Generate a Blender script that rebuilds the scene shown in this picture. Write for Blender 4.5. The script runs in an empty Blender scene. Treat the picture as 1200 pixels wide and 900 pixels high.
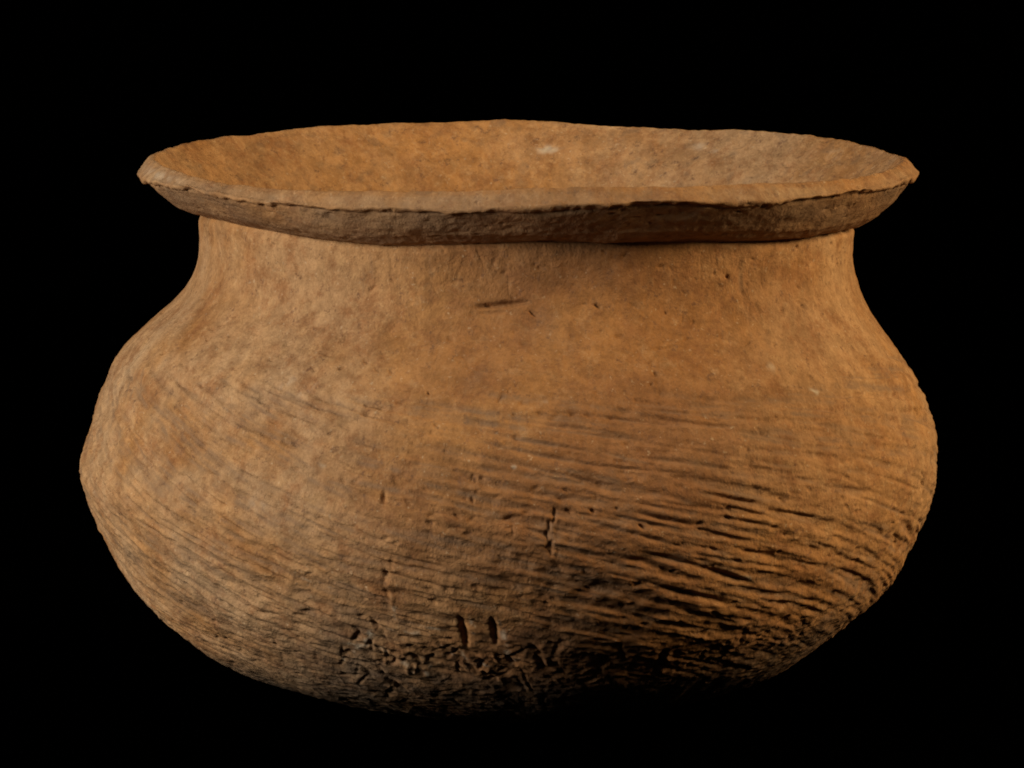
import bpy, math
import numpy as np

# ------------------------------------------------------------------ camera
Z0 = 0.0962                       # height of the aimed point on the pot's axis (m)
DIST, ELEV = 2.2, math.radians(6.8)
sc = bpy.context.scene
cam_d = bpy.data.cameras.new("camera")
cam_d.sensor_width = 36.0
cam_d.lens = 264.0
cam_d.clip_start, cam_d.clip_end = 0.05, 100.0
cam = bpy.data.objects.new("camera", cam_d)
sc.collection.objects.link(cam)
cam.location = (0, -DIST * math.cos(ELEV), Z0 + DIST * math.sin(ELEV))
cam.rotation_euler = (math.pi / 2 - ELEV, 0, 0)
sc.camera = cam

# ------------------------------------------------------------------ world: a dark studio
w = bpy.data.worlds.new("World"); sc.world = w; w.use_nodes = True
w.node_tree.nodes["Background"].inputs[0].default_value = (1.0, 0.93, 0.85, 1)
w.node_tree.nodes["Background"].inputs[1].default_value = 0.02

# ------------------------------------------------------------------ studio lamps
def lamp(name, azim, elev, dist, size, watts, colour):
    d = bpy.data.lights.new(name, 'AREA'); d.shape = 'DISK'; d.size = size
    d.energy = watts; d.color = colour
    o = bpy.data.objects.new(name, d); sc.collection.objects.link(o)
    a, e = math.radians(azim), math.radians(elev)
    tgt = np.array([0, 0, Z0])
    p = tgt + dist * np.array([math.sin(a) * math.cos(e), -math.cos(a) * math.cos(e), math.sin(e)])
    o.location = p
    import mathutils
    o.rotation_euler = mathutils.Vector(tgt - p).to_track_quat('-Z', 'Y').to_euler()
    return o
lamp("studio_lamp_key", -58, 16, 1.5, 0.52, 21.8, (1.0, 0.91, 0.77))
lamp("studio_lamp_side", 79, 24, 1.5, 0.45, 21.5, (1.0, 0.75, 0.43))
lamp("studio_lamp_fill", 4, 48, 1.7, 0.40, 1.9, (1.0, 0.88, 0.72))

sc.view_settings.view_transform = 'Standard'
sc.view_settings.look = 'None'
sc.view_settings.exposure = 0.12
sc.view_settings.gamma = 1.0
sc.cycles.filter_width = 1.8

# ------------------------------------------------------------------ materials
def clay_material(name):
    m = bpy.data.materials.new(name); m.use_nodes = True
    nt = m.node_tree; N = nt.nodes; Lk = nt.links
    b = N["Principled BSDF"]
    def node(t, **kw):
        n = N.new(t)
        for k, v in kw.items(): setattr(n, k, v)
        return n
    tc = node('ShaderNodeTexCoord')
    def noise(scale, detail=4, rough=0.6, dist=0.0, vec=None):
        n = node('ShaderNodeTexNoise'); n.inputs['Scale'].default_value = scale
        n.inputs['Detail'].default_value = detail; n.inputs['Roughness'].default_value = rough
        n.inputs['Distortion'].default_value = dist
        Lk.new(vec if vec is not None else tc.outputs['Object'], n.inputs['Vector'])
        return n.outputs['Fac']
    def ramp(fac, a, bb, ca=0.0, cb=1.0):
        r = node('ShaderNodeMapRange'); r.interpolation_type = 'SMOOTHSTEP'
        r.inputs[1].default_value = a; r.inputs[2].default_value = bb
        r.inputs[3].default_value = ca; r.inputs[4].default_value = cb
        Lk.new(fac, r.inputs[0]); return r.outputs[0]
    def math_(op, a, b2):
        n = node('ShaderNodeMath', operation=op)
        for i, v in enumerate((a, b2)):
            if isinstance(v, (int, float)): n.inputs[i].default_value = v
            else: Lk.new(v, n.inputs[i])
        return n.outputs[0]
    def mix(fac, a, b2, mode='MIX'):
        n = node('ShaderNodeMix', data_type='RGBA', blend_type=mode)
        if isinstance(fac, (int, float)): n.inputs['Factor'].default_value = fac
        else: Lk.new(fac, n.inputs['Factor'])
        for s, v in (('A', a), ('B', b2)):
            sk = [i for i in n.inputs if i.name == s and i.type == 'RGBA'][0]
            if isinstance(v, tuple): sk.default_value = (*v, 1)
            else: Lk.new(v, sk)
        return [o for o in n.outputs if o.type == 'RGBA'][0]
    def attr(nm):
        n = node('ShaderNodeAttribute', attribute_name=nm); return n.outputs['Fac']
    # fired clay: orange body, tan fire clouds, redder patches
    tan_f = math_('MULTIPLY', attr('fire_cloud'), ramp(noise(28, 3), 0.25, 0.62))
    col = mix(ramp(noise(22, 5, 0.62), 0.35, 0.68), (0.39, 0.192, 0.066), (0.295, 0.134, 0.042))
    col = mix(tan_f, col, (0.42, 0.27, 0.15))
    col = mix(ramp(noise(85, 7, 0.8, 0.15), 0.45, 0.66, 0, 0.72), col, (0.235, 0.098, 0.036))
    col = mix(ramp(noise(210, 5, 0.8), 0.50, 0.70, 0, 0.65), col, (0.46, 0.275, 0.13))
    col = mix(attr('red_clay_shade'), col, (0.225, 0.102, 0.043))  # redder clay, its darkness partly painted shade
    # grit: dark and pale temper grains
    col = mix(ramp(noise(330, 4, 0.8), 0.56, 0.70, 0, 0.75), col, (0.14, 0.07, 0.04))
    col = mix(ramp(noise(700, 2, 0.6), 0.64, 0.76, 0, 0.5), col, (0.52, 0.38, 0.24))
    grain = mix(ramp(noise(150, 8, 0.9), 0.38, 0.62), (0.74, 0.72, 0.70), (1.16, 1.16, 1.16))
    col = mix(1.0, col, grain, 'MULTIPLY')
    # soot and dirt, chalky scuffs
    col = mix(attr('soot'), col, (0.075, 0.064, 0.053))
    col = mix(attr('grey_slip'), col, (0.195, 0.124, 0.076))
    col = mix(attr('chalk'), col, (0.55, 0.47, 0.36))
    Lk.new(col, b.inputs['Base Color'])
    b.inputs['Roughness'].default_value = 0.88
    b.inputs['Specular IOR Level'].default_value = 0.18
    h = math_('ADD', math_('MULTIPLY', noise(420, 5, 0.7), 0.55), math_('MULTIPLY', noise(1300, 3, 0.6), 0.3))
    bp = node('ShaderNodeBump'); bp.inputs['Strength'].default_value = 1.0
    bp.inputs['Distance'].default_value = 0.0009
    Lk.new(h, bp.inputs['Height']); Lk.new(bp.outputs[0], b.inputs['Normal'])
    return m

def velvet_material():
    m = bpy.data.materials.new("black_velvet"); m.use_nodes = True
    nt = m.node_tree; b = nt.nodes["Principled BSDF"]
    n = nt.nodes.new('ShaderNodeTexNoise'); n.inputs['Scale'].default_value = 300
    mx = nt.nodes.new('ShaderNodeMix'); mx.data_type = 'RGBA'
    nt.links.new(n.outputs['Fac'], mx.inputs['Factor'])
    mx.inputs[6].default_value = (0.00008, 0.00008, 0.00008, 1)
    mx.inputs[7].default_value = (0.00016, 0.00015, 0.00014, 1)
    nt.links.new(mx.outputs[2], b.inputs['Base Color'])
    b.inputs['Roughness'].default_value = 1.0
    b.inputs['Specular IOR Level'].default_value = 0.0
    return m
CLAY = clay_material("fired_clay")
VELVET = velvet_material()

# ------------------------------------------------------------------ setting: black cloth sweep under and behind the pot
def backdrop():
    prof = [(-1.2, 0.0), (0.9, 0.0)]
    for k in range(1, 13):
        a = math.radians(90 * k / 12)
        prof.append((0.9 + 0.5 * math.sin(a), 0.5 - 0.5 * math.cos(a)))
    prof.append((1.4, 2.0))
    vs, fs = [], []
    for (y, z) in prof: vs += [(-1.6, y, z), (1.6, y, z)]
    for i in range(len(prof) - 1): fs.append((2*i, 2*i+1, 2*i+3, 2*i+2))
    me = bpy.data.meshes.new("backdrop"); me.from_pydata(vs, [], fs); me.update()
    for p in me.polygons: p.use_smooth = True
    me.materials.append(VELVET)
    o = bpy.data.objects.new("backdrop", me); sc.collection.objects.link(o)
    o["kind"] = "structure"; o["label"] = "plain black cloth sweep under and behind the pot"
backdrop()

# ------------------------------------------------------------------ pot: maths helpers (millimetres)
rng = np.random.default_rng(11)
NT = 1800
TH = np.linspace(-math.pi, math.pi, NT, endpoint=False)       # 0 faces the front, + to the right
DEG = np.degrees(TH)

def periodic(tab):
    a = np.array(sorted(tab)); x = np.concatenate([a[:, 0]-360, a[:, 0], a[:, 0]+360]); y = np.tile(a[:, 1], 3)
    v = np.interp(DEG, x, y)
    k = np.exp(-0.5 * (np.arange(-30, 31) / 9.0) ** 2); k /= k.sum()
    return np.convolve(np.concatenate([v[-30:], v, v[:30]]), k, 'valid')

def gsmooth(v, s):
    n = int(4 * s) + 1; k = np.exp(-0.5 * (np.arange(-n, n+1) / s) ** 2); k /= k.sum()
    p = np.concatenate([2*v[0]-v[n:0:-1], v, 2*v[-1]-v[-2:-n-2:-1]])
    return np.convolve(p, k, 'valid')

def smooth_noise(shape, lx, ly, seed):
    """band-limited noise, unit variance; lx, ly = feature size in cells (columns wrap round the pot)"""
    g = np.random.default_rng(seed).standard_normal(shape)
    fy = np.fft.fftfreq(shape[0])[:, None]; fx = np.fft.rfftfreq(shape[1])[None, :]
    F = np.fft.rfft2(g) * np.exp(-0.5 * ((fx * lx * 2.2) ** 2 + (fy * ly * 2.2) ** 2) * 4)
    o = np.fft.irfft2(F, s=shape); return (o - o.mean()) / o.std()

def sstep(x, a, b):
    t = np.clip((x - a) / (b - a), 0, 1); return t * t * (3 - 2 * t)

def resample(pts, ds, smooth):
    p = np.array(pts, float)
    s = np.concatenate([[0], np.cumsum(np.hypot(np.diff(p[:, -2]), np.diff(p[:, -1])))])
    fine = np.linspace(0, s[-1], int(s[-1] / 0.2))
    c = np.stack([gsmooth(np.interp(fine, s, p[:, k]), smooth / 0.2) for k in range(p.shape[1])], 1)
    s2 = np.concatenate([[0], np.cumsum(np.hypot(np.diff(c[:, -2]), np.diff(c[:, -1])))])
    q = np.linspace(0, s2[-1], max(3, int(s2[-1] / ds) + 1))
    return np.stack([np.interp(q, s2, c[:, k]) for k in range(p.shape[1])], 1), q

# heights (mm above the aimed point) of the rim's inner edge, outer edge and of the crease below it
Z_IN = periodic([(-74, 67.0), (-60, 66.0), (-51, 65.0), (-36.5, 64.9), (-27, 65.6), (-18, 66.2), (-10, 66.8), (-6, 67.4), (4, 67.9),
    (17, 67.7), (34, 67.2), (45, 66.1), (61, 65.8), (76, 66.4), (98, 65.6), (117, 66.4), (133, 67), (143, 67.3), (154, 66.6), (163, 66.6),
    (173, 67.2), (182, 67.7), (191, 67.9), (199, 67.8), (209, 67.6), (217, 67.5), (226, 66.9), (238, 67), (250, 66.9), (268, 66.6)])
Z_OUT = periodic([(-80, 61.5), (-70, 62), (-57, 62.8), (-51, 61.9), (-44, 61.0), (-38, 60.7), (-30, 60.7), (-18, 61.0), (-8, 61.5), (0, 62),
    (6, 62.3), (12, 62.8), (22, 63.4), (27, 62.1), (34.5, 61.6), (41, 61.6), (48, 62.3), (64, 61.6), (72, 62.3), (98, 61), (133, 62), (173, 62), (199, 62.6), (238, 62)])
Z_CR = periodic([(-85, 50.6), (-66, 51.9), (-50, 51.2), (-40, 50.3), (-25, 49.5), (-19, 49.8), (-4, 51.3), (15, 51.2), (31, 50.2), (47.5, 48.6), (62, 48.4), (87, 47.4), (130, 49), (180, 50.5), (230, 51)])

# outer profile below the crease: (centre shift, radius, height)
OUTER = [(3.95, 95.6, 50.2), (3.95, 95.3, 46.5), (3.85, 95.1, 42.7), (3.69, 95.3, 38.9), (3.64, 95.8, 35), (3.44, 97.05, 31), (2.91, 99.0, 26.95), (1.92, 102.1, 22.85),
    (0.62, 106, 18.9), (0.04, 109.4, 15.1), (-0.44, 112.7, 11.4), (-0.9, 116.4, 6.5), (-0.68, 119, 1.7), (-0.57, 121.2, -3.2), (-0.69, 123.4, -9.4), (-0.67, 124.8, -15.5),
    (-1.11, 125.5, -21.6), (-1.49, 125.5, -25.1), (-1.41, 125.0, -28.6), (-1.23, 123.9, -33.4), (-1.05, 121.9, -39.4), (-0.71, 118.3, -46.7), (-0.44, 114.2, -53.9),
    (-0.3, 108.6, -61), (-0.6, 102.1, -66.9), (-0.8, 94.9, -73), (-0.8, 88.6, -77.5), (-0.7, 80.8, -81.8), (-0.4, 73.4, -84.9), (0, 64, -88.1), (0.5, 53, -91),
    (0.5, 38, -94), (0.3, 20, -95.8), (0, 0.6, -96.2)]
P, S = resample(OUTER, 0.40, 2.2)
P[0] = OUTER[0]
NS = len(S)
CX, R, Z = P[:, 0], np.maximum(P[:, 1], 0.3), P[:, 2]
ZC0 = 50.2
s_of_z = lambda z: np.interp(-z, -Z, S)

# ------------------------------------------------------------------ relief of the outer wall (mm, + is outwards), on the grid (profile row, angle)
H = np.zeros((NS, NT)); SOOT = np.zeros((NS, NT)); CHALK = np.zeros((NS, NT)); SLIP = np.zeros((NS, NT))
DS = S[1] - S[0]; DT = 2 * math.pi / NT

def stamp(grid, th, s, ang, length, width, depth, bend=0.0, sharp=2.0, op='add'):
    """one groove (depth<0 is a ridge) centred at angle th (rad), arc length s (mm); ang = slope down to the right"""
    i0 = s / DS; r = max(8.0, float(np.interp(s, S, R)))
    ca, sa = math.cos(ang), math.sin(ang)
    hx = abs(ca) * length/2 + abs(sa) * width*3 + width*3; hy = abs(sa) * length/2 + abs(ca) * width*3 + width*2 + abs(bend)*length
    ia, ib = max(0, int(i0 - hy/DS)), min(NS, int(i0 + hy/DS) + 2)
    if ib <= ia: return
    nj = min(int(hx / (r*DT)) + 1, NT//2 - 1); j0 = int(round((th + math.pi) / DT))
    jj = np.arange(j0 - nj, j0 + nj + 1)
    X = (jj * DT - math.pi - th)[None, :] * r; Y = (np.arange(ia, ib) * DS - s)[:, None]
    u = X*ca + Y*sa; v = -X*sa + Y*ca + bend * (u*u) / max(length, 1e-3)
    t = np.clip(1 - (2*np.abs(u)/length)**2.4, 0, 1)
    val = depth * t * np.exp(-(np.abs(v) / (width * (0.45 + 0.55*t))) ** sharp)
    jm = jj % NT
    if op == 'add': grid[ia:ib, jm] -= val
    else: grid[ia:ib, jm] = np.maximum(grid[ia:ib, jm], val)

# lumps of hand building
H += 0.38 * smooth_noise((NS, NT), 60, 60, 1) + 0.18 * smooth_noise((NS, NT), 18, 18, 2) + 0.045 * smooth_noise((NS, NT), 3, 3, 3) + 0.05 * smooth_noise((NS, NT), 6, 6, 4)
H += 1.5 * np.exp(-((DEG[None, :] + 92) / 26) ** 2 - ((Z[:, None] + 25) / 10) ** 2)      # a knuckle in the left flank

LUMPS = H; H = np.zeros((NS, NT))
S_TOP = s_of_z(5.0); S_MID = s_of_z(-25); S_LOW = s_of_z(-62)
def slope(thd, s):
    z = float(np.interp(s, S, Z))
    base = 0.17 + 0.0024 * max(0, 5 - z)
    if -100 < thd < -20: base += 0.12
    if 45 < thd < 95: base += 0.0015 * max(0, -25 - z)
    if 40 < thd < 110 and z < -68 and rng.random() < 0.35: base = -0.7
    return base
def strength(thd, s):
    z = float(np.interp(s, S, Z))
    k = 0.62 + 0.13 * sstep(-z, 0, 40)
    if -100 < thd < -15: k *= 1.25
    return k
# fine brush lines
for _ in range(4000):
    th = rng.uniform(-math.pi, math.pi); s = S_TOP - 3 + (rng.random() ** 0.85) * (S_LOW + 22 - S_TOP)
    d = math.degrees(th); k = strength(d, s)
    stamp(H, th, s, slope(d, s) + rng.normal(0, 0.07), rng.uniform(8, 34), rng.uniform(0.28, 0.55), rng.uniform(-0.07, 0.19 if d > -5 else 0.27) * (0.4 + k), rng.normal(0, 0.04))
# deep cord and paddle grooves
for _ in range(1500):
    th = rng.uniform(-math.pi, math.pi); s = S_TOP + (rng.random() ** 0.7) * (S_LOW + 14 - S_TOP)
    d = math.degrees(th); k = strength(d, s) ** 1.4
    stamp(H, th, s, slope(d, s) + rng.normal(0, 0.06), rng.uniform(14, 46), rng.uniform(0.6, 1.2), rng.uniform(0.14, 0.62) * k, rng.normal(0, 0.05))
# long shallow drags, some holding grey residue, from the shoulder down
for _ in range(1300):
    th = rng.uniform(-math.pi, math.pi); s = s_of_z(9.0) + (rng.random() ** 1.15) * (s_of_z(-58) - s_of_z(9.0))
    d = math.degrees(th); a = slope(d, s) + rng.normal(0, 0.045); ln = rng.uniform(16, 60); wd = rng.uniform(0.5, 1.25); bd = rng.normal(0, .03)
    top = 0.62 + 0.38*float(sstep(s, s_of_z(9.0), s_of_z(-12)))
    stamp(H, th, s, a, ln, wd, rng.uniform(0.22, 0.85) * top * (1.35 if d < -10 else 1.0), bd)
    if rng.random() < 0.6: stamp(SLIP, th, s + 0.1, a, ln*0.9, wd*rng.uniform(.6, 1.1), rng.uniform(.25, .75), bd, op='max')
# raised ridges between them
for _ in range(500):
    th = rng.uniform(-math.pi, math.pi); s = S_MID + (rng.random() ** 0.8) * (S_LOW + 10 - S_MID)
    d = math.degrees(th); k = strength(d, s)
    stamp(H, th, s, slope(d, s) + rng.normal(0, 0.05), rng.uniform(12, 34), rng.uniform(0.6, 1.1), -rng.uniform(0.15, 0.5) * k, rng.normal(0, 0.05))
# criss-cross scraping near the base
for _ in range(900):
    th = rng.uniform(-math.pi, math.pi); s = rng.uniform(S_LOW, S[-1] - 40)
    ang = rng.choice([0.5, -0.6, 1.4, 0.2], p=[.4, .25, .2, .15]) + rng.normal(0, 0.2)
    stamp(H, th, s, ang, rng.uniform(5, 16), rng.uniform(0.4, 0.9), rng.uniform(-0.2, 0.55), rng.normal(0, 0.08))
# wear breaks the brush marks up
wear = sstep(smooth_noise((NS, NT), 6, 4, 51), -1.3, 0.9) * (0.55 + 0.45*sstep(smooth_noise((NS, NT), 40, 25, 52), -1.2, 0.6))
H = LUMPS + np.clip(H, -1.1, 0.6) * (0.45 + 0.55*wear)
# rough drag of grit along the brushing
H += sstep(-Z, -8, 12)[:, None] * (0.05*smooth_noise((NS, NT), 7, 1.6, 53) + 0.05*smooth_noise((NS, NT), 2.2, 1.8, 54))
# burnt-out temper: pits everywhere
for _ in range(2800):
    th = rng.uniform(-math.pi, math.pi); s = rng.uniform(1, S[-1] - 40)
    q = rng.random() ** 2.5
    stamp(H, th, s, rng.uniform(-0.6, 0.8), 0.9 + 2.6*q, 0.28 + 0.32*q, 0.18 + 0.5*q)
for _ in range(280):
    th = rng.uniform(-math.pi, math.pi); s = rng.uniform(2, s_of_z(-50))
    stamp(H, th, s, rng.uniform(-0.7, 0.7), rng.uniform(1.4, 4.0), rng.uniform(0.35, 0.65), rng.uniform(0.4, 1.0))
# scratches on the smoothed neck and shoulder
for _ in range(260):
    th = rng.uniform(-math.pi, math.pi); s = rng.uniform(2, S_TOP + 4)
    stamp(H, th, s, rng.choice([1.45, -1.1, 0.1, 0.2], p=[.35, .2, .25, .2]) + rng.normal(0, .15), rng.uniform(3, 12), rng.uniform(.3, .5), rng.uniform(0.06, 0.24), rng.normal(0, .05))

# dried, crackled patch low on the front
for _ in range(110):
    th = math.radians(rng.normal(-10, 26)); s = rng.normal(s_of_z(-72), 9)
    stamp(H, th, s, rng.choice([1.5, -0.7, 0.7, -1.2]) + rng.normal(0, .3), rng.uniform(3, 11), rng.uniform(.4, .9), rng.uniform(-.3, .6), rng.normal(0, .08))
for _ in range(60):                                                # the roughest spot, with upright tears
    th = math.radians(rng.normal(-17, 8)); s = rng.normal(s_of_z(-66), 5)
    stamp(H, th, s, rng.choice([1.5, -1.1, 0.9]) + rng.normal(0, .25), rng.uniform(3, 9), rng.uniform(.45, .8), rng.uniform(-.5, .9), rng.normal(0, .08))
    if rng.random() < .35: stamp(CHALK, th + .01, s, rng.choice([1.5, -1.0, .3]), rng.uniform(2, 6), rng.uniform(.3, .6), rng.uniform(.25, .6), op='max')
# single marks: (angle deg, height mm, slope rad, length, width, depth)
MARKS = [
    (-3.8, 33.8, -0.09, 17, 0.75, 2.0), (-5.2, 31.7, -0.05, 9, 0.5, 1.0), (-28.7, 23.4, -0.5, 4, 0.6, 0.8), (-16.2, -17.4, 1.5, 4.5, 0.7, 1.2), (-20.3, -13.3, -0.5, 3.5, 0.6, 0.7),
    (-9.5, -21.7, -0.3, 4, 0.6, 0.7), (-9.7, -23.8, 0.2, 3, 0.5, 0.6), (-4.4, -14.2, 1.45, 8, 0.6, 0.7), (5.9, -22.0, 1.55, 5.5, 0.6, 1.0), (5.5, -29.2, 1.5, 9, 0.65, 1.1),
    (0.7, -25.5, 1.5, 5, 0.5, 0.5), (-6.4, -25.6, 0.2, 4, 0.7, 0.6), (-0.4, 11.5, -0.9, 9, 0.5, 0.6), (-4.8, 18.6, -1.1, 8, 0.4, 0.35), (23.0, 21.7, -0.1, 7, 0.5, 0.7),
    (21.5, 15.2, 1.5, 8, 0.7, 0.5), (40.3, 35.4, 1.5, 22, 0.9, 0.3), (72.2, -24.4, 1.0, 8, 0.9, 0.8), (-16.7, -43.8, -1.45, 17, 0.8, 0.7), (-15.3, -36.0, -1.4, 6, 0.7, 0.4),
    (-19.9, -55.9, 1.3, 6, 0.8, 0.9), (-23.8, -60.5, -0.9, 6, 0.6, 0.8), (-21.9, -62.5, -0.8, 5, 0.6, 0.7), (-6.8, -57.6, 1.5, 15, 0.95, 1.6), (-2.3, -57.5, 1.5, 13, 0.9, 1.5),
    (-21.7, -74.8, 1.3, 14, 1.1, 1.1), (-4.9, -70.5, 0.8, 16, 0.9, 1.1), (-26.7, -66.0, -0.9, 6, 0.8, 1.0), (-31.4, -61.7, 0, 2.5, 0.6, 0.5), (-33.9, -62.1, 0, 2.5, 0.6, 0.5),
    (4.5, -65.2, 1.3, 12, 1.0, 0.9), (14.5, -69.9, -1.3, 15, 1.1, 1.0), (17.4, -64.9, 1.1, 9, 1.0, 0.9), (24.9, -68.7, 1.4, 13, 1.2, 1.1), (35.9, -65.3, 1.2, 9, 0.8, 0.5),
    (37.6, -61.4, 1.3, 9, 0.8, 0.5), (43.1, -61.2, -1.0, 14, 1.1, 0.8), (50.3, -64.3, -0.8, 14, 1.0, 0.8), (51.6, -60.5, -0.8, 14, 1.0, 0.8), (55.1, -58.7, -0.7, 12, 1.0, 0.7),
    (25.9, -38.5, 0.33, 40, 1.0, 0.95), (23.4, -45.8, 0.3, 40, 1.0, 0.95), (20.5, -48.1, 0.3, 32, 0.9, 0.85), (31.7, -43.2, 0.35, 26, 1.0, 0.8), (11.8, -43.4, 0.25, 24, 1.0, 0.8),
    (29.2, -54.5, 0.35, 26, 1.0, 0.85), (15.8, -51.5, 0.3, 22, 1.0, 1.0), (18.0, -36.2, 0.28, 22, 1.0, 0.9), (36.5, -37.7, 0.3, 22, 1.0, 0.8), (20.6, -24.2, 0.25, 22, 0.8, 0.6),
    (30.1, -19.4, 0.22, 20, 0.8, 0.6), (14.4, 4.0, 0.14, 42, 0.6, 0.45), (18.5, -3.0, 0.17, 50, 0.6, 0.45), (4.7, -5.7, 0.2, 30, 0.6, 0.35), (10.1, -16.3, 0.22, 30, 0.6, 0.35),
    (5.0, -35.4, 0.25, 30, 0.8, 0.6), (-17.3, -34.9, 0.35, 24, 0.6, 0.5), (58.8, 4.6, 0.02, 34, 0.5, 0.35), (-43.5, 0.7, 0.38, 32, 0.5, 0.3), (-38.0, 0.4, 0.38, 28, 0.5, 0.3),
    (-8.9, 6.5, 0.05, 24, 0.4, 0.25)]
for (a, z, sl, ln, wd, dp) in MARKS:
    s = s_of_z(z)
    if abs(sl) > 0.7 and ln > 7 and dp < 1.15:                                   # cracks run in short broken steps
        for t in np.linspace(-.36, .36, 4):
            r_ = np.interp(s, S, R)
            stamp(H, math.radians(a) + (t*ln*math.cos(sl) + rng.normal(0, .55)) / r_, s + t*ln*math.sin(sl) + rng.normal(0, .6), sl + rng.normal(0, .28), ln*rng.uniform(.25, .5), wd*rng.uniform(.55, 1.1), dp*rng.uniform(.5, 1.05))
            stamp(H, math.radians(a) + (t*ln*math.cos(sl) + wd*1.7) / r_, s + t*ln*math.sin(sl), sl + rng.normal(0, .3), ln*.3, wd*.7, -dp*rng.uniform(.1, .4))
        continue
    stamp(H, math.radians(a), s, sl, ln, wd, dp, rng.normal(0, 0.03))
# (angle deg, height mm, slope, length, width, amount): chalky scuffs
SCUFFS = [
    (-5.5, -56.8, 1.5, 13, 0.6, 0.55), (-1.1, -58.3, 1.4, 13, 0.8, 0.5), (-23.8, -63.3, -0.9, 12, 0.7, 0.6), (-10.9, -57.0, 0.2, 12, 0.5, 0.45), (-16.4, -50.2, -1.45, 12, 0.5, 0.4),
    (48.5, 7.0, 0, 6, 1.3, 0.75), (41.6, 14.6, 0, 4, 1.4, 0.35), (0.6, -8.4, 0, 2.4, 0.5, 0.9), (-21.7, -60.2, -0.9, 9, 1.0, 0.7), (-28.6, -68.4, 0, 3, 0.7, 0.9),
    (-25.8, -62.8, -0.4, 4, 0.6, 0.7), (-14.8, -58.1, 0.1, 16, 0.5, 0.4), (-0.4, -64.6, 1.3, 10, 0.8, 0.5), (34.5, -43.7, 0.3, 9, 0.8, 0.5), (-26.8, -43.7, 0.35, 10, 0.5, 0.45),
    (-25.4, -9.0, 0.3, 4, 0.9, 0.4), (-33.6, 12.3, -0.8, 10, 1.2, 0.25), (-30.1, 10.5, -0.8, 8, 1.0, 0.25), (-45.0, -58.4, 0.4, 8, 0.6, 0.5), (-7.1, -67.6, 1.4, 12, 0.6, 0.4),
    (-17.7, -68.4, 0.6, 9, 0.6, 0.45), (5.1, 8.8, 0, 3, 0.5, 0.2), (-34.2, -21.3, 0, 8, 2, 0.2)]
for (a, z, sl, ln, wd, am) in SCUFFS:
    stamp(CHALK, math.radians(a), s_of_z(z), sl, ln, wd, am, op='max')
# grey residue streaked along the brush marks, vertical drip stains on the neck
STAINS = [
    (40.1, 33.1, 1.55, 26, 1.6, 0.45), (43.2, 21.2, 1.5, 14, 1.2, 0.25), (-16.1, 39.8, 1.5, 20, 0.8, 0.2), (-27.2, 43.9, 1.5, 12, 0.7, 0.3), (-28.7, 39.0, 1.5, 12, 0.7, 0.25),
    (-5.0, 15.4, -1.1, 18, 2.5, 0.25), (3.8, 28.5, 1.4, 14, 5, 0.3), (4.2, 24.0, 0.3, 26, 5, 0.22), (-44.3, 0.5, 0.38, 34, 1.6, 0.55), (-46.2, -6.8, 0.4, 36, 2.2, 0.5),
    (-52.1, -4.5, 0.45, 30, 2, 0.5), (-39.1, -12.6, 0.42, 36, 2, 0.5), (-37.1, 4.0, 0.35, 32, 1.4, 0.45), (-66.0, 5.7, 0.9, 14, 1.6, 0.5), (-54.3, -13.3, 0.5, 24, 1.8, 0.4),
    (-44.3, -23.1, 0.5, 20, 1.6, 0.4), (11.3, -11.7, 0.22, 44, 1.8, 0.45), (2.5, -4.5, 0.2, 40, 1.6, 0.4), (18.3, -26.4, 0.25, 34, 2, 0.5), (11.8, -40.8, 0.28, 30, 2.4, 0.5),
    (28.1, -32.5, 0.3, 30, 2, 0.4), (9.5, 2.1, 0.14, 50, 1.2, 0.35), (27.0, 5.2, 0.1, 30, 1.0, 0.35), (-4.1, -11.4, 0.25, 24, 2, 0.35), (6.1, -28.0, 0.3, 20, 3, 0.4),
    (-23.5, -47.1, 0.4, 30, 2.5, 0.4), (-28.5, -37.6, 0.4, 24, 1.6, 0.4), (-4.1, -43.0, 0.3, 30, 3, 0.4)]
for (a, z, sl, ln, wd, am) in STAINS:
    if z > 12:
        stamp(SLIP, math.radians(a), s_of_z(z), sl, ln, wd*0.7, am, op='max'); continue
    for _ in range(4):
        aa, ss, ll, ww = math.radians(a) + rng.normal(0, .05), s_of_z(z) + rng.normal(0, 2.0), ln*rng.uniform(.4, 1), wd*rng.uniform(.25, .5)
        stamp(SLIP, aa, ss, sl, ll, ww, am*rng.uniform(1.0, 1.7), op='max'); stamp(H, aa, ss, sl, ll, ww, rng.uniform(.12, .4))
rag = sstep(smooth_noise((NS, NT), 5, 5, 21), -1.0, 0.7)
SLIP = np.clip(SLIP * (0.3 + 0.7 * rag), 0, 0.62)
CHALK *= sstep(smooth_noise((NS, NT), 2.5, 2.5, 22), -0.8, 0.8)
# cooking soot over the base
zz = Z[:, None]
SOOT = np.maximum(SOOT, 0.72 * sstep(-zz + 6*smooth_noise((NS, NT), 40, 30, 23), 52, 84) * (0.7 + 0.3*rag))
# fire clouding: paler tan on the left shoulder and flank
FIRE = np.clip(np.exp(-((DEG[None, :] + 42) / 48) ** 2)  - 0.3 * np.exp(-((DEG[None, :] - 10) / 30) ** 2) + 0.3*smooth_noise((NS, NT), 90, 60, 24), 0, 1)

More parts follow.
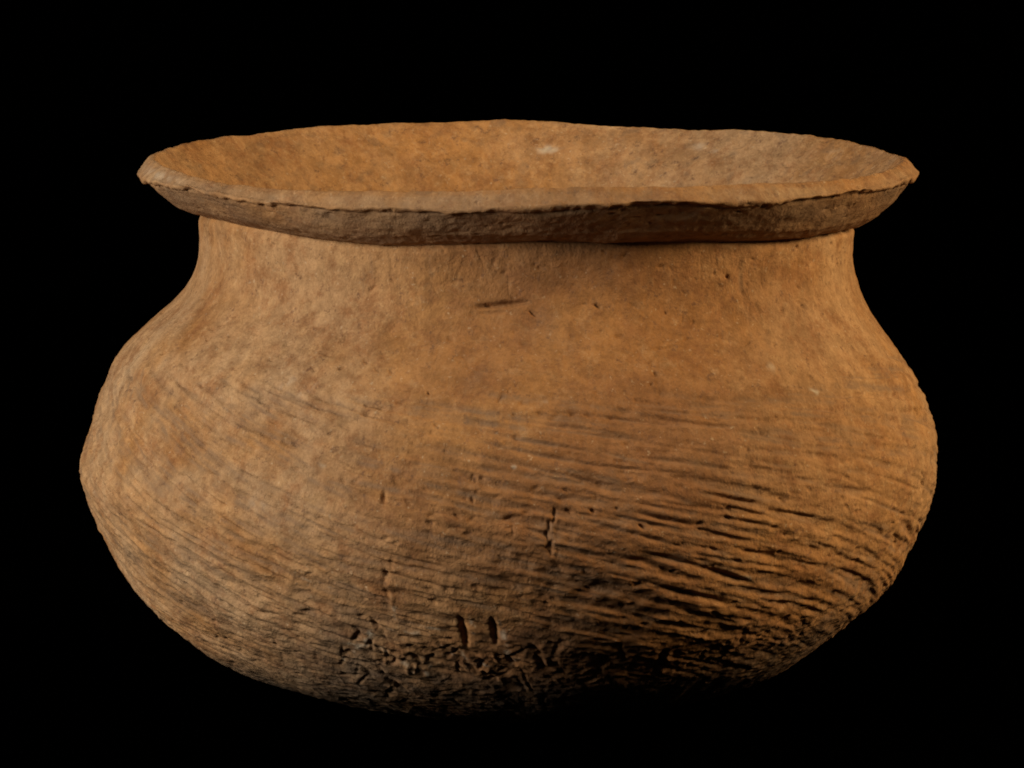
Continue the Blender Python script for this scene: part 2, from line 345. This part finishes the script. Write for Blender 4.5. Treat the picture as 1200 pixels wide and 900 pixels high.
# ------------------------------------------------------------------ mesh building
def grid_mesh(name, V, attrs, parent, close_end=False, flip=False):
    ns, nt = V.shape[:2]
    co = V.reshape(-1, 3) * 0.001; co = co.copy(); co[:, 2] += Z0
    i = np.arange(ns - 1)[:, None] * nt; j = np.arange(nt)[None, :]; jn = (j + 1) % nt
    q = np.stack([i + j, i + nt + j, i + nt + jn, i + jn], -1).reshape(-1, 4)
    if flip: q = q[:, ::-1]
    loops = q.reshape(-1); starts = np.arange(len(q)) * 4; tot = np.full(len(q), 4)
    if close_end:
        last = (ns - 1) * nt + np.arange(nt); last = last if flip else last[::-1]
        starts = np.append(starts, len(loops)); tot = np.append(tot, nt); loops = np.concatenate([loops, last[::-1]])
    me = bpy.data.meshes.new(name)
    me.vertices.add(len(co)); me.vertices.foreach_set("co", co.astype(np.float32).ravel())
    me.loops.add(len(loops)); me.loops.foreach_set("vertex_index", loops.astype(np.int32))
    me.polygons.add(len(starts)); me.polygons.foreach_set("loop_start", starts.astype(np.int32))
    me.update(calc_edges=True); me.validate()
    me.polygons.foreach_set("use_smooth", np.ones(len(me.polygons), bool))
    for k, a in attrs.items():
        at = me.attributes.new(k, 'FLOAT', 'POINT'); at.data.foreach_set("value", np.broadcast_to(a, (ns, nt)).astype(np.float32).ravel())
    me.materials.append(CLAY)
    o = bpy.data.objects.new(name, me); sc.collection.objects.link(o); o.parent = parent
    return o

def revolve(cx, r, z):
    """r, z: (rows, NT) or (rows, 1)"""
    n = r.shape[0]
    return np.stack([cx + r * np.sin(TH)[None, :], -r * np.cos(TH)[None, :], np.broadcast_to(z, (n, NT))], -1)

def displaced(V, h):
    dv = np.gradient(V, axis=0); du = np.roll(V, -1, 1) - np.roll(V, 1, 1)
    n = np.cross(dv, du); n /= np.maximum(np.linalg.norm(n, axis=-1, keepdims=True), 1e-9)
    return V + n * h[..., None]

pot = bpy.data.objects.new("clay_pot", None); sc.collection.objects.link(pot)
pot["label"] = "wide orange-brown earthenware pot with flared rim and brush-marked round body"
pot["category"] = "pot"

# outer wall: neck and body
R = R - 0.9 * np.exp(-(S / 1.3) ** 2)                                # the neck is pinched in under the rim
wC = np.exp(-(S / 9.0) ** 2)[:, None]
Zg = Z[:, None] + (Z_CR - ZC0)[None, :] * wC
Vo = revolve(CX[:, None], np.broadcast_to(R[:, None], (NS, NT)), Zg)
fade = sstep(S, 0, 2.5)[:, None] * sstep(R, 4, 30)[:, None]
# outward normals: rows run downwards, columns to the right
Vd = displaced(Vo, -H * fade)
nchk = Vd[NS//3, NT//2] - Vo[NS//3, NT//2]
Vt = displaced(Vo[NS//3-1:NS//3+2], np.ones((3, NT)))[1, NT//2]
if Vt[1] < Vo[NS//3, NT//2, 1]: Vd = displaced(Vo, H * fade)      # normal already points outwards
Vd[..., 2] = np.maximum(Vd[..., 2], -96.2)
cut = int(np.searchsorted(S, s_of_z(13.0)))
RED_SHADE = 0.75 * np.exp(-((DEG[None, :] - 14) / 34) ** 2) * (0.7 + 0.3*np.clip(smooth_noise((NS, NT), 50, 30, 25), -1, 1))  # redder clay right of centre, darkened further for the rim's shade on the neck
A = dict(red_clay_shade=RED_SHADE, soot=np.clip(SOOT, 0, 1), chalk=np.clip(CHALK, 0, 1), fire_cloud=FIRE, grey_slip=SLIP)
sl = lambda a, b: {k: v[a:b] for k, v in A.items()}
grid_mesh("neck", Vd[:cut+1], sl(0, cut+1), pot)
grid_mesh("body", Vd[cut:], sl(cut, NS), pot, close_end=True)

# rim: inner throat -> inner edge -> rounded lip -> outer edge -> underside -> crease
def rim():
    cxr = 4.7
    stations = [  # radius, base height, weight of (Z_IN, Z_OUT, Z_CR), grey slip
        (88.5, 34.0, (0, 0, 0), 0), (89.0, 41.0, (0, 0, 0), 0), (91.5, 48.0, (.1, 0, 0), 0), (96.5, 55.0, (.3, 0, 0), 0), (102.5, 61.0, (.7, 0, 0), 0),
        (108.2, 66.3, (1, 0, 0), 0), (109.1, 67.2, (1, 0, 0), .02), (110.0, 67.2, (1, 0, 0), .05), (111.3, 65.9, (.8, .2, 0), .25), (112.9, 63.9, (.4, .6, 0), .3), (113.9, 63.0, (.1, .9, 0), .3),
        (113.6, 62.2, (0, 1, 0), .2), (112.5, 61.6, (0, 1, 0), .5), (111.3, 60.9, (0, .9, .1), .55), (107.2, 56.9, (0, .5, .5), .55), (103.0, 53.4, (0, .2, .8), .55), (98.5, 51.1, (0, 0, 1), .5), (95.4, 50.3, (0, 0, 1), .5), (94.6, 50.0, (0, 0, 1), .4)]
    st = np.array([(0 if r < 93 else 1, g, *wt, r, z) for (r, z, wt, g) in stations])
    Q, q = resample(st, 0.36, 0.22)
    n = len(Q); r = Q[:, 5][:, None]; z = Q[:, 6][:, None]
    zg = z + Q[:, 2][:, None]*(Z_IN - 67)[None] + Q[:, 3][:, None]*(Z_OUT - 62)[None] + Q[:, 4][:, None]*(Z_CR - ZC0)[None]
    cx = np.where(z > 50, cxr, cxr); under = sstep(q, q[np.argmax(Q[:, 5])], q[-1])[:, None]
    cx = cxr * (1 - under) + 3.95 * under
    jag = smooth_noise((64, NT), 14, 30, 61)[3] * 0.28 + smooth_noise((64, NT), 4, 30, 62)[3] * 0.16
    zg = zg + np.exp(-((q - q[np.argmax(Q[:, 5])] - 0.6) / 1.5) ** 2)[:, None] * jag[None]
    V = revolve(cx, np.broadcast_to(r, (n, NT)), zg)
    h = 0.22*smooth_noise((n, NT), 30, 14, 31) + 0.10*smooth_noise((n, NT), 8, 6, 32) + 0.06*smooth_noise((n, NT), 2.5, 2.5, 33)
    qt = q[np.argmax(Q[:, 5])]
    edge = np.exp(-((q - qt - 1.6) / 0.9) ** 2)[:, None]             # ragged, chipped outer edge
    rag = smooth_noise((n, NT), 16, 40, 34)[n//2][None]; rag2 = smooth_noise((n, NT), 5, 40, 35)[n//2][None]
    h += edge * (0.2*rag + 0.24*rag2 - 0.75*sstep(rag2 + 0.5*rag, 0.6, 1.4) + 0.15*smooth_noise((n, NT), 3, 3, 39))
    g2 = np.exp(-((q - qt - 2.5) / 0.55) ** 2)[:, None]
    h -= g2 * (0.30 + 0.35*sstep(rag2, -0.3, 0.8))                  # undercut line below the lip
    # pits in lip and inner wall
    gr = np.random.default_rng(5)
    dq = q[1] - q[0]
    for _ in range(700):
        i = gr.integers(3, n-4); j = gr.integers(0, NT); a = gr.uniform(0.15, 0.55); wx = gr.uniform(1.0, 3.2); wy = gr.uniform(0.8, 1.6)
        ii = np.arange(max(0, i-6), min(n, i+7)); jj = np.arange(j-9, j+10)
        h[np.ix_(ii, jj % NT)] -= a*np.exp(-((ii-i)[:, None]/wy)**2 - ((jj-j)[None]/wx)**2)
    # brushing round the underside
    for _ in range(70):
        i = gr.uniform(np.searchsorted(q, qt+3), n-6); j = gr.integers(0, NT); L = gr.integers(15, 70); a = gr.uniform(-.08, .16)
        ii = np.arange(n); jj = np.arange(j-L, j+L+1)
        h[:, jj % NT] -= a*np.exp(-((ii[:, None]-i-gr.uniform(-.02,.02)*(jj-j)[None])/1.1)**2)*(1-((jj-j)/L)**2)[None]
    h *= sstep(q[-1]-q, 0, 1.0)[:, None]
    t = displaced(V, np.ones((n, NT)))
    k = int(np.argmax(Q[:, 5])); sgn = 1 if t[k, NT//2, 1] < V[k, NT//2, 1] else -1
    V = displaced(V, sgn*h)
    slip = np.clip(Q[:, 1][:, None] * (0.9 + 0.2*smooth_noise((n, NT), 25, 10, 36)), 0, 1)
    ch = np.zeros((n, NT))
    for (a, rr, am, wd) in ((176.5, 101, .95, 8), (176, 101, .5, 5), (150, 104, .35, 8), (146, 103, .3, 6), (-72, 112, .3, 40), (120, 105, .3, 8)):
        i = int(np.argmin(np.abs(Q[:, 5][:k] - rr))); j = int((a + 180) / 360 * NT) % NT
        jj = np.arange(j-40, j+41); d = np.minimum(np.abs(np.arange(NT)-j), NT-np.abs(np.arange(NT)-j))
        ch = np.maximum(ch, am*np.exp(-(d[None]/wd)**2 - ((np.arange(n)[:, None]-i)/4.0)**2))
    ch *= sstep(smooth_noise((n, NT), 3, 3, 37), -1, 1)
    lipm = np.exp(-((q - qt + 2.2) / 2.6) ** 4)[:, None]
    soot = 0.22*sstep(smooth_noise((n, NT), 5, 4, 38), 0.9, 2.2)
    return grid_mesh("rim", V, dict(red_clay_shade=0.35*RED_SHADE[:1], soot=soot, chalk=ch, grey_slip=slip, fire_cloud=np.maximum(np.maximum(0.35 + 0.25*FIRE[:1], 0.65*np.exp(-(((DEG-140) % 360 - 360*(((DEG-140) % 360) > 180))/48)**2)[None]), lipm*0.9)), pot), Q
rim()

# interior wall below the throat
def interior():
    pts = [(4.2, 88.4, 34.6), (3.7, 89.2, 28), (2.0, 95, 20), (0, 104, 12), (-0.6, 113, -4), (-1, 117.5, -22), (-1, 115, -38), (-0.5, 107, -53), (-0.5, 94, -66), (0, 75, -77), (0, 45, -85), (0, 0.6, -88)]
    Q, q = resample(pts, 2.0, 3.0)
    step = 5; n = len(Q)
    V = revolve(Q[:, 0][:, None], np.broadcast_to(np.maximum(Q[:, 1], .4)[:, None], (n, NT)), Q[:, 2][:, None])[:, ::step]
    h = 0.35*smooth_noise((n, NT//step), 14, 8, 41)*sstep(Q[:, 1], 4, 30)[:, None]
    V = displaced(V, h)
    z = np.zeros((n, NT//step))
    grid_mesh("interior", V, dict(red_clay_shade=z, soot=z, chalk=z, grey_slip=z, fire_cloud=z), pot, close_end=True, flip=True)
interior()
